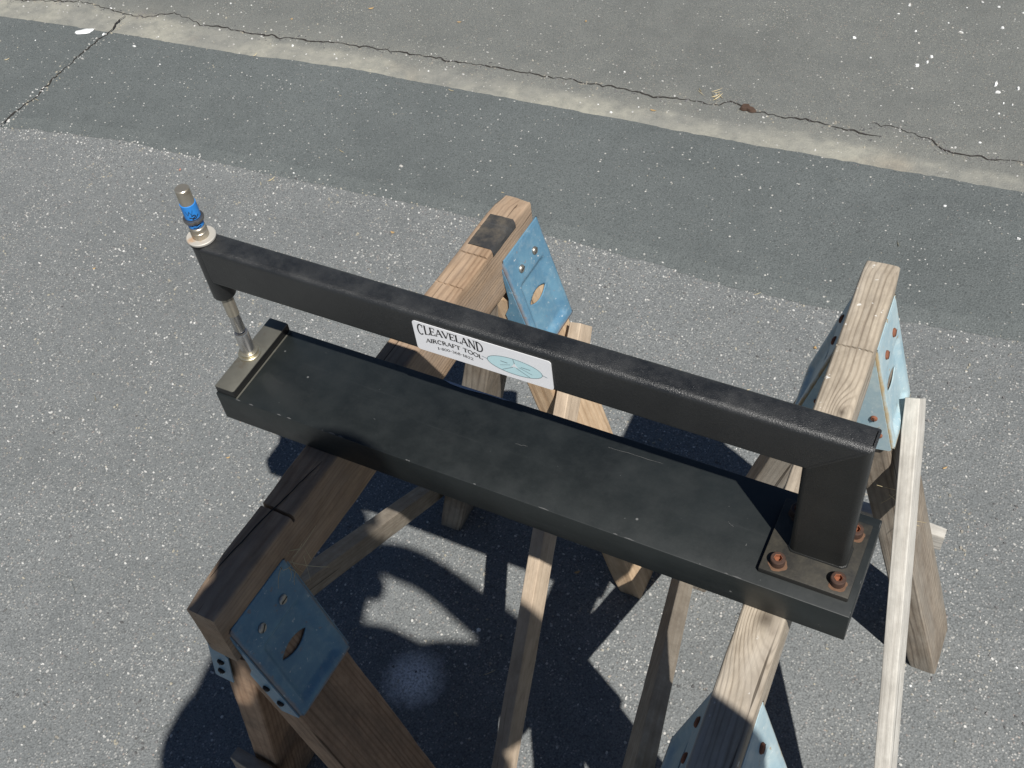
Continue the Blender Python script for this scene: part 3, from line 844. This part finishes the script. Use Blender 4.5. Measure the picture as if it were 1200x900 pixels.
# ram sleeve, ram and punch
sleeve = mk('ram_sleeve', *lathe([(.0085, .0985), (.0108, .0985), (.0114, .0995), (.0114, .169), (.0110, .1702), (.008, .1702)], CX, CY, 36), MAT['crinkle'], press)
mk('bushing', *lathe([(.0065, .0972), (.0086, .0972), (.0090, .0978), (.0090, .099)], CX, CY), MAT['brass'], sleeve)
mk('weld_bead', *lathe([(.0110, .1698), (.0126, .1692), (.0128, .168), (.0112, .1672)], CX, CY), MAT['block_side'], sleeve)
washer = mk('washer', *lathe([(.0068, .1708), (.0134, .1708), (.0138, .1714), (.0138, .1732), (.0132, .1738), (.0068, .1738)], CX, CY, 36), MAT['washer'], press)
ram = mk('ram', *lathe([(.0060, .0700), (.0062, .098), (.0060, .1738), (.0078, .1738), (.0080, .1745), (.0080, .1800), (.0074, .1806), (.0076, .1812), (.0076, .1850), (.0070, .1858), (.0066, .1860), (.0066, .2286), (.0058, .2294)], CX, CY), MAT['ram_steel'], press)
mk('punch', *lathe([(.0034, .0462), (.0048, .0462), (.0056, .0475), (.0056, .0690), (.0060, .0706)], CX, CY), MAT['steel'], ram)
mk('snap_ring', *lathe([(.0070, .1932), (.0092, .1934), (.0096, .1945), (.0096, .1960), (.0090, .1970), (.0070, .1972)], CX, CY), MAT['dark_steel'], ram)
for z0, z1 in ((.1872, .1928), (.1976, .2130)):
    tp = mk('blue_tape', *lathe([(.0066, z0), (.0073, z0 + .0002), (.00735, (z0 + z1) / 2), (.0073, z1 - .0002), (.0066, z1)], CX, CY), MAT['tape_blue'], ram)
    # pen strokes on the tape, facing the camera
    th0 = math.atan2(CAMP.y - CY, CAMP.x - CX)
    strokes = ([[(-.75, .0108), (-.55, .0062), (-.3, .0102), (-.1, .0060), (.15, .0112)], [(-.5, .0035), (-.1, .0022), (.35, .004), (.2, .0055), (-.2, .0048)], [(-.2, .0012), (.3, .0018), (.7, .0042)]]
               if z1 > .2 else [[(-.5, .0018), (0, .0012), (.5, .0022)], [(-.6, .0040), (0, .0036), (.5, .0044)]])
    vs, fs = [], []
    for st in strokes:
        b = len(vs)
        for k, (a, zz) in enumerate(st):
            aa = th0 + a
            for sg in (-1, 1): vs.append((CX + .0076 * math.cos(aa), CY + .0076 * math.sin(aa), z0 + zz + sg * .00055))
            if k: fs.append((b + 2 * k - 2, b + 2 * k - 1, b + 2 * k + 1, b + 2 * k))
    mk('pen_mark', vs, fs, MAT['ink'], tp, False)

# foot plate with four cap screws
v_, f_ = box(.5590, .6345, .0125, .0889, .0003, .0066, .0010); fplate = mk('foot_plate', v_, f_, MAT['plate_paint'], press)
for (x, y) in ((.5722, .0232), (.6225, .0240), (.6228, .0752), (.5728, .0765)):
    hs = [(.0062, .0068), (.0063, .0075), (.0063, .0138), (.0057, .0146), (.0036, .0147), (.0034, .0145)]
    b = mk('cap_screw', *lathe(hs, x, y, 24, False), MAT['bolt'], press)
    hexv, hexf = [], []
    for z in (.01485, .0110):
        for k in range(6): hexv.append((x + .0033 * math.cos(k * math.pi / 3 + .3), y + .0033 * math.sin(k * math.pi / 3 + .3), z - .0002))
    # recessed hex socket: a rusty ring face with dark walls and floor
    hexf = [(k, (k + 1) % 6, 6 + (k + 1) % 6, 6 + k) for k in range(6)] + [tuple(range(6, 12))]
    ringv = [(x + .0037 * math.cos(k * math.pi / 3 + .3), y + .0037 * math.sin(k * math.pi / 3 + .3), .0148) for k in range(6)]
    hexv += ringv; hexf += [(k, 12 + k, 12 + (k + 1) % 6, (k + 1) % 6) for k in range(6)]
    mk('hex_socket', hexv, hexf, MAT['rust_bright'], b, False)
    mk('rust_stain', *blob(x + .0005, y - .0015, .0068, .0076, .0074, 0, x * 90, .0002, 28, .25), MAT['rust_dust'], fplate)

# maker's label
YF = AY0 - .0002
SX0, SX1, SZ0, SZ1 = .2385, .3685, .1255, .1612
def rr_outline(x0, x1, z0, z1, r, n=6):
    o = []
    for cx, cz, a0 in ((x1 - r, z1 - r, 0), (x0 + r, z1 - r, 90), (x0 + r, z0 + r, 180), (x1 - r, z0 + r, 270)):
        for k in range(n + 1):
            a = math.radians(a0 + 90 * k / n); o.append((cx + r * math.cos(a), cz + r * math.sin(a)))
    return o
ol = rr_outline(SX0, SX1, SZ0, SZ1, .003)
n_ = len(ol)
vs = [(x, AY0 + .0001, z) for x, z in ol] + [(x, YF - .0002, z) for x, z in ol]
label = mk('maker_label', vs, [tuple(range(n_, 2 * n_))] + [(k, (k + 1) % n_, n_ + (k + 1) % n_, n_ + k) for k in range(n_)], MAT['sticker'], press, False)
YT = YF - .0004
def stroke_mesh(paths, y=None):
    """flat pen strokes: [(points, thickness)] in x,z"""
    y = YT if y is None else y
    vs, fs = [], []
    for pts, th in paths:
        P = [Vector((a, 0, b)) for a, b in pts]; b0 = len(vs)
        for i, q in enumerate(P):
            d = (P[min(i + 1, len(P) - 1)] - P[max(i - 1, 0)]); d.normalize(); nn = Vector((-d.z, 0, d.x)) * th / 2
            for sg in (1, -1): vs.append((q.x + nn.x * sg, y, q.z + nn.z * sg))
            if i: fs.append((b0 + 2 * i - 2, b0 + 2 * i - 1, b0 + 2 * i + 1, b0 + 2 * i))
    return vs, fs
def arcp(cx, cz, rx, rz, a0, a1, n=12): return [(cx + rx * math.cos(math.radians(a0 + (a1 - a0) * k / n)), cz + rz * math.sin(math.radians(a0 + (a1 - a0) * k / n))) for k in range(n + 1)]
TH, TN = .19, .09
def ser(x, z, w=.26): return ([(x - w / 2, z), (x + w / 2, z)], .06)
GL = {
 'A': (.82, [([(.06, 0), (.40, 1)], TN), ([(.40, 1), (.74, 0)], TH), ([(.19, .36), (.60, .36)], TN), ser(.06, 0), ser(.74, 0)]),
 'C': (.80, [(arcp(.42, .5, .34, .5, 55, 305, 18), TH * .85), ([(.64, .72), (.66, 1)], TN)]),
 'D': (.84, [([(.14, 0), (.14, 1)], TH), (arcp(.16, .5, .58, .48, -90, 90, 16), TH * .8), ser(.12, 0), ser(.12, 1)]),
 'E': (.70, [([(.14, 0), (.14, 1)], TH), ([(.14, .97), (.60, .97)], TN), ([(.14, .5), (.46, .5)], TN), ([(.14, .03), (.62, .03)], TN), ([(.60, .97), (.60, .76)], TN), ([(.62, .03), (.64, .26)], TN), ([(.46, .4), (.46, .6)], TN)]),
 'L': (.66, [([(.14, 0), (.14, 1)], TH), ([(.06, .03), (.60, .03)], TN), ([(.60, .03), (.62, .28)], TN), ser(.14, 1)]),
 'V': (.80, [([(.06, 1), (.40, 0)], TH), ([(.40, 0), (.74, 1)], TN), ser(.06, 1), ser(.74, 1)]),
 'N': (.88, [([(.14, 0), (.14, 1)], TN), ([(.14, 1), (.72, 0)], TH), ([(.72, 0), (.72, 1)], TN), ser(.14, 0), ser(.72, 1), ser(.08, 1, .16)]),
 'I': (.34, [([(.16, 0), (.16, 1)], TH), ser(.16, 0), ser(.16, 1)]),
 'R': (.82, [([(.14, 0), (.14, 1)], TH), (arcp(.18, .75, .40, .23, -90, 90, 12), TH * .7), ([(.36, .5), (.74, 0)], TH), ser(.14, 0), ser(.12, 1)]),
 'F': (.66, [([(.14, 0), (.14, 1)], TH), ([(.14, .97), (.60, .97)], TN), ([(.14, .5), (.46, .5)], TN), ([(.60, .97), (.60, .74)], TN), ser(.14, 0)]),
 'T': (.74, [([(.36, 0), (.36, 1)], TH), ([(.04, .97), (.68, .97)], TN), ([(.04, .97), (.04, .76)], TN), ([(.68, .97), (.68, .76)], TN), ser(.36, 0)]),
 'O': (.86, [(arcp(.42, .5, .35, .48, 0, 360, 24), TH * .75)]),
 ' ': (.42, []), '-': (.42, [([(.06, .45), (.34, .45)], .1)]), '.': (.25, [([(.08, .06), (.18, .06)], .12)]),
 '1': (.46, [([(.24, 0), (.24, 1)], TH), ([(.08, .8), (.24, 1)], TN), ser(.24, 0, .3)]),
 '8': (.64, [(arcp(.30, .73, .2, .24, 0, 360, 16), .1), (arcp(.30, .25, .25, .25, 0, 360, 16), .1)]),
 '0': (.64, [(arcp(.30, .5, .25, .48, 0, 360, 18), .11)]),
 '3': (.6, [(arcp(.26, .74, .2, .24, 150, -90, 12), .1), (arcp(.26, .25, .25, .25, 90, -150, 12), .1)]),
 '6': (.62, [(arcp(.30, .28, .24, .27, 0, 360, 16), .1), (arcp(.5, .3, .45, .7, 100, 180, 8), .1)]),
 '2': (.62, [(arcp(.28, .74, .22, .24, 160, -20, 10) + [(.06, .04)], .1), ([(.06, .05), (.54, .05)], .1)]),
}
def line_text(txt, x0, x1, base, height):
    """lettering fitted from x0 to x1; base(f), height(f) along the line"""
    adv = sum(GL[c][0] for c in txt); out = []; x = 0
    k = (x1 - x0) / adv
    for c in txt:
        w, st = GL[c]
        for pts, th in st:
            q = []
            for a, b in pts:
                f = (x + a) / adv
                q.append((x0 + (x + a) * k, base(f) + b * height(f)))
            out.append((q, th * k * 1.0))
        x += w
    return out
def up4(f): return 4 * f * (1 - f)
x0 = SX0
t1 = line_text("CLEAVELAND", x0 + .0042, x0 + .0675, lambda f: SZ1 - .0158 + .0052 * up4(f), lambda f: .0132 - .0052 * up4(f))
t2 = line_text("AIRCRAFT TOOL", x0 + .0105, x0 + .0655, lambda f: SZ1 - .0238 + .0036 * up4(f), lambda f: .0048)
t3 = line_text("1-800-368-1822", x0 + .021, x0 + .056, lambda f: SZ1 - .0288 + .0016 * up4(f), lambda f: .0030)
mk('lettering', *stroke_mesh(t1), MAT['grey_ink'], label, False)
mk('lettering', *stroke_mesh(t2), MAT['grey_ink'], label, False)
mk('lettering', *stroke_mesh(t3), MAT['grey_ink'], label, False)
# pale oval emblem with a small propeller figure
ex, ez, ea, eb = x0 + .0955, SZ0 + .0155, .0255, .0098
el = [(ex + ea * math.cos(2 * math.pi * k / 48), YT + .0001, ez + eb * math.sin(2 * math.pi * k / 48)) for k in range(48)]
em = mk('emblem', el, [tuple(range(48))], MAT['emblem'], label, False)
lines = [(arcp(ex, ez, ea, eb, 0, 360, 48), .0006)]
lines += [([(ex - .0008, ez + eb), (ex + .0002, ez + .0035)], .0005), ([(ex - .0016, ez - .001), (ex - .012, ez - .0078)], .0006), ([(ex + .0016, ez - .001), (ex + .0135, ez - .0078)], .0006),
          ([(ex - .013, ez + .0026), (ex - .0065, ez + .0022)], .0008), ([(ex + .0060, ez + .0020), (ex + .0145, ez + .0018)], .0007),
          ([(ex - ea - .005, ez + .0014), (ex - ea, ez)], .0005), ([(ex + ea, ez), (ex + ea + .0045, ez - .0012)], .0005), ([(ex - .014, ez - .003), (ex - .004, ez + .001)], .0004), ([(ex + .004, ez + .001), (ex + .016, ez - .0035)], .0004)]
mk('emblem_line', *stroke_mesh(lines, YT - .0001), MAT['emblem_line'], label, False)
figure = [(ex + r_ * math.cos(math.radians(90 + 60 * k)), YT - .0001, ez + .0012 + r_ * math.sin(math.radians(90 + 60 * k))) for k, r_ in enumerate((.0042, .0014, .0042, .0014, .0042, .0014))]
mk('propeller_mark', figure, [tuple(range(6))], MAT['sticker'], label, False)
# scratches in the paint of the bed
sc_ = []
for (xa, ya, xb, yb) in ((.392, .0853, .445, .0862), (.31, .056, .322, .058), (.52, .05, .526, .047)):
    n = 8; P = [(xa + (xb - xa) * k / n, ya + (yb - ya) * k / n + random.uniform(-.0006, .0006)) for k in range(n + 1)]
    sc_.append(P)
MAT['scratch'] = plain('bare_scratch', (.10, .10, .098), .5)
vs, fs = [], []
for P in sc_:
    b = len(vs)
    for i, (x, y) in enumerate(P):
        w = .00012 * (1 + random.random())
        vs += [(x, y - w, .00025), (x, y + w, .00025)]
        if i and random.random() > .2: fs.append((b + 2 * i - 2, b + 2 * i - 1, b + 2 * i + 1, b + 2 * i))
tag(mk('scratches', vs, fs, MAT['scratch'], bed, False), kind='stuff')
# strip of bare primer where the paint has chipped along the far edge
vs, fs = [], []
for i in range(41):
    f = i / 40; x = .208 + .075 * f
    w = .0012 + .0026 * max(0, math.sin(math.pi * min(1, f * 1.5)) * .8) * (1 - f * .5) + .0007 * noise.noise(Vector((f * 40, 3, 1)))
    w *= min(1, f * 8 + .1, (1 - f) * 8 + .1)
    vs += [(x, Wd - .0008, .0003), (x, Wd - .0008 - w, .0003)]
    if i: fs.append((2 * i - 2, 2 * i - 1, 2 * i + 1, 2 * i))
MAT['primer'] = plain('grey_primer', (.42, .44, .48), .6, 0, .2, 200)
mk('chipped_edge', vs, fs, MAT['primer'], bed, False)
rnd = random.Random(31); vs, fs = [], []
for _ in range(26):
    x = rnd.uniform(.02, .635); e = rnd.random()
    y, z = (.0006, -.0007) if e < .55 else (Wd - .0006, -.0004)
    if e > .85: x = L - .0007; y = rnd.uniform(.002, .098)
    l = abs(rnd.gauss(0, .0022)) + .0006; w = rnd.uniform(.0002, .0006); b = len(vs)
    if e > .85: vs += [(x - w, y, .00025), (x, y - l, .0001), (x + w * .7, y, -.0003), (x, y + l, .0001)]
    elif e < .55: vs += [(x - l, .0009, .00012), (x, .0011 + w, .0002), (x + l, .0008, .0001), (x, .0001, -.0008)]
    else: vs += [(x - l, y, .0002), (x, y - w, .00025), (x + l, y, .0002), (x, y + w * .5, .0001)]
    fs.append((b, b + 1, b + 2, b + 3))
tag(mk('edge_chips', vs, fs, MAT['scratch'], bed, False), kind='stuff')
v_, f_ = box(.0246, .0262, .0015, .1006, .0002, .0006, 0); mk('bare_edge', v_, f_, MAT['block_top'], bed)

# ------------------------------------------------------------------ the person taking the picture (behind the lens; casts the shadow)
FW = Vector((-.546, .838, 0)).normalized(); RT = Vector((FW.y, -FW.x, 0)); UPV = Vector((0, 0, 1))
def PP(lat, back, h): return Vector((CAMP.x, CAMP.y, 0)) + RT * lat - FW * back + UPV * h
def skin(name, nodes, edges, mat, parent, root, sub=2, off=None):
    me = bpy.data.meshes.new(name)
    idx = {k: i for i, k in enumerate(nodes)}
    off = off or Vector((0, 0, 0))
    me.from_pydata([tuple(nodes[k][0] - off) for k in nodes], [(idx[a], idx[b]) for a, b in edges], [])
    o = bpy.data.objects.new(name, me); COL.objects.link(o)
    md = o.modifiers.new('s', 'SKIN'); md.use_smooth_shade = True
    for k, i in idx.items():
        r = nodes[k][1]; r = (r, r) if not isinstance(r, tuple) else r
        me.skin_vertices[0].data[i].radius = r
        me.skin_vertices[0].data[i].use_root = (k == root)
    ss = o.modifiers.new('u', 'SUBSURF'); ss.levels = sub; ss.render_levels = sub
    bpy.context.view_layer.update()
    ev = o.evaluated_get(bpy.context.evaluated_depsgraph_get())
    nm = bpy.data.meshes.new_from_object(ev)
    o.modifiers.clear(); o.data = nm; nm.materials.clear(); nm.materials.append(mat)
    nm.shade_smooth()
    o.parent = parent
    return o
MAT['skin'] = plain('skin', (.45, .27, .19), .55, 0, .1, 30)
MAT['shirt'] = plain('blue_shirt', (.10, .15, .24), .85, 0, .2, 40)
MAT['jeans'] = plain('denim', (.06, .08, .13), .9, 0, .25, 50)
MAT['hat'] = plain('hat_cloth', (.30, .26, .2), .9, 0, .15, 60)
MAT['shoe'] = plain('shoe_leather', (.06, .045, .035), .6)
MAT['camera_body'] = plain('camera_body', (.25, .25, .26), .35)
BX = dict(hip=PP(0, .30, .95))
pbase = Vector((PP(0, .32, 0).x, PP(0, .32, 0).y, 0))
person = thing('person', 'person in a cap with raised arms, seen only as a shadow over the sawhorse ends', 'person', pbase)
HD = .13
nodes = {
 'pelvis': (PP(.02, .34, 1.02), (.16, .11)), 'waist': (PP(.02, .32, 1.19), (.15, .105)), 'chest': (PP(.02, .28, 1.39), (.18, .12)), 'upper': (PP(.01, .23, 1.525), (.13, .085)),
 'neck': (PP(-.01, .19, 1.65), .060), 'skull0': (PP(.02, .165, 1.70), (.060, .07)), 'skull': (PP(.03, .155, 1.76), (.072, .09)), 'crown': (PP(.03, .165, 1.835), (.060, .075)),
 'shL': (PP(-.18, .22, 1.545), .066), 'elL': (PP(-.275, .16, 1.33), .050), 'wrL': (PP(-.118, .05, 1.585), .037), 'haL': (PP(-.082, .03, 1.605), (.040, .024)),
 'shR': (PP(.215, .22, 1.535), .060), 'elR': (PP(.305, .13, 1.345), .044), 'wrR': (PP(.148, .045, 1.585), .031), 'haR': (PP(.100, .03, 1.615), (.036, .02)),
 'hipL': (PP(-.09, .34, .97), .098), 'knL': (PP(-.12, .32, .52), .064), 'anL': (PP(-.13, .36, .09), .045), 'toL': (PP(-.15, .20, .045), .04),
 'hipR': (PP(.13, .34, .97), .098), 'knR': (PP(.14, .36, .52), .064), 'anR': (PP(.15, .40, .09), .045), 'toR': (PP(.17, .24, .045), .04),
}
edges = [('pelvis', 'waist'), ('waist', 'chest'), ('chest', 'upper'), ('upper', 'neck'), ('neck', 'skull0'), ('skull0', 'skull'), ('skull', 'crown'),
         ('upper', 'shL'), ('shL', 'elL'), ('elL', 'wrL'), ('wrL', 'haL'), ('upper', 'shR'), ('shR', 'elR'), ('elR', 'wrR'), ('wrR', 'haR'),
         ('pelvis', 'hipL'), ('hipL', 'knL'), ('knL', 'anL'), ('anL', 'toL'), ('pelvis', 'hipR'), ('hipR', 'knR'), ('knR', 'anR'), ('anR', 'toR')]
for sd, sg in (('L', -1), ('R', 1)):
    for k, (dh, ln) in enumerate(((.040, .85), (.022, 1.0), (.004, .95), (-.012, .75))):
        a = 'f%s%d' % (sd, k)
        nodes[a + 'a'] = (PP(sg * .062, .010, 1.605 + dh * .8), .0095); nodes[a + 'b'] = (PP(sg * (.055), -.008 + .012, 1.61 + dh), .0085); nodes[a + 'c'] = (PP(sg * (.055 - .022 * ln), .004, 1.613 + dh), .0075)
        edges += [('ha' + sd, a + 'a'), (a + 'a', a + 'b'), (a + 'b', a + 'c')]
    nodes['t%sa' % sd] = (PP(sg * .062, .045, 1.612), .011); nodes['t%sb' % sd] = (PP(sg * .042, .05, 1.618), .009)
    edges += [('ha' + sd, 't%sa' % sd), ('t%sa' % sd, 't%sb' % sd)]
body = skin('body', nodes, edges, MAT['skin'], person, 'pelvis', 2, pbase)
cl = {k: (nodes[k][0], tuple(x * 1.08 + .008 for x in (nodes[k][1] if isinstance(nodes[k][1], tuple) else (nodes[k][1],) * 2))) for k in ('pelvis', 'waist', 'chest', 'upper', 'shL', 'elL', 'shR', 'elR')}
cl['shR'] = (nodes['shR'][0] - Vector((0, 0, .02)), (.045, .045)); cl['upper'] = (nodes['upper'][0] - Vector((0, 0, .02)), (.11, .08)); cl['elR'] = (nodes['elR'][0], (.049, .049))
skin('shirt', cl, [('pelvis', 'waist'), ('waist', 'chest'), ('chest', 'upper'), ('upper', 'shL'), ('shL', 'elL'), ('upper', 'shR'), ('shR', 'elR')], MAT['shirt'], person, 'waist', 2, pbase)
tr = {k: (nodes[k][0], tuple(x * 1.12 + .012 for x in (nodes[k][1] if isinstance(nodes[k][1], tuple) else (nodes[k][1],) * 2))) for k in ('pelvis', 'hipL', 'knL', 'anL', 'hipR', 'knR', 'anR')}
skin('trousers', tr, [('pelvis', 'hipL'), ('hipL', 'knL'), ('knL', 'anL'), ('pelvis', 'hipR'), ('hipR', 'knR'), ('knR', 'anR')], MAT['jeans'], person, 'pelvis', 2, pbase)
for sg in (-1, 1):
    sh = {'a': (PP(sg * .13, .40 if sg > 0 else .36, .05), .05), 'b': (PP(sg * .14, .30 if sg > 0 else .26, .05), .048), 'c': (PP(sg * .155, .19 if sg > 0 else .15, .04), .038)}
    skin('shoe', sh, [('a', 'b'), ('b', 'c')], MAT['shoe'], person, 'a', 2, pbase)
# face
hc = PP(0, .155, 1.70)
def ball(name, c, r, mat, par):
    bm = bmesh.new(); bmesh.ops.create_icosphere(bm, subdivisions=2, radius=1)
    me = bpy.data.meshes.new(name)
    for v in bm.verts: v.co = Vector((v.co.x * r[0], v.co.y * r[1], v.co.z * r[2])) + c - pbase
    bm.to_mesh(me); bm.free(); return finish(name, me, mat, par)
MAT['eye'] = plain('eye_white', (.7, .68, .65), .2); MAT['hair'] = plain('grey_hair', (.22, .2, .18), .8); MAT['lip'] = plain('lips', (.35, .16, .13), .5)
HC = 0.022
ball('nose', PP(HC, .055, 1.72), (.014, .018, .02), MAT['skin'], person); ball('mouth', PP(HC, .078, 1.68), (.024, .01, .006), MAT['lip'], person)
for sg in (-1, 1):
    ball('eye', PP(HC + sg * .031, .082, 1.755), (.013, .013, .012), MAT['eye'], person)
    ball('ear', PP(HC + sg * .080, .165, 1.735), (.012, .022, .032), MAT['skin'], person)
ball('hair', PP(HC, .185, 1.78), (.080, .095, .085), MAT['hair'], person)
# a cap: rounded crown, wide peak over the eyes
cv, cf = [], []
for i in range(7):
    el_ = math.radians(90 * i / 6)
    for k in range(24):
        a_ = 2 * math.pi * k / 24
        cv.append(PP(HC + .092 * math.cos(el_) * math.cos(a_), .165 + .108 * math.cos(el_) * math.sin(a_), 1.795 + .105 * math.sin(el_) + .0001) - Vector((0, 0, G)))
for i in range(6):
    for k in range(24): cf.append((i * 24 + k, i * 24 + (k + 1) % 24, (i + 1) * 24 + (k + 1) % 24, (i + 1) * 24 + k))
mk('cap', cv, cf, MAT['hat'], person)
pv, pf = [], []
for th_ in (0, .004):
    for k in range(17):
        a_ = math.pi * k / 16
        pv.append(PP(HC + .090 * math.cos(a_), .10 - .125 * math.sin(a_), 1.80 + .012 * math.sin(a_) * 0 - .030 * math.sin(a_) + .010 * math.sin(a_) ** 2 + th_) - Vector((0, 0, G)))
pf = [tuple(range(17)), tuple(range(17, 34))[::-1]] + [(k, k + 1, 18 + k, 17 + k) for k in range(16)] + [(16, 0, 17, 33)]
mk('cap_peak', pv, pf, MAT['hat'], person)
# the camera in the hands, its lens just behind the point of view
cm = thing('camera', 'compact camera held up in both hands of the person, seen only in the shadow', 'camera', tuple(PP(0, .03, 1.57)))
def cbox(name, lat0, lat1, b0, b1, h0, h1, mat):
    v, f = box(lat0, lat1, b0, b1, h0, h1, .003)
    mk(name, [tuple(PP(a, b, h) - Vector((0, 0, G))) for a, b, h in v], f, mat, cm)
cbox('body', -.052, .052, .014, .040, 1.568, 1.634, MAT['camera_body'])
cbox('screen', -.040, .022, .0402, .042, 1.574, 1.626, MAT['socket'])
q = lathe([(.022, .006), (.024, .008), (.024, .014)], 0, 0, 24)
mk('lens_barrel', [tuple(PP(x, z, 1.603 + y) - Vector((0, 0, G))) for x, y, z in q[0]], q[1], MAT['camera_body'], cm)
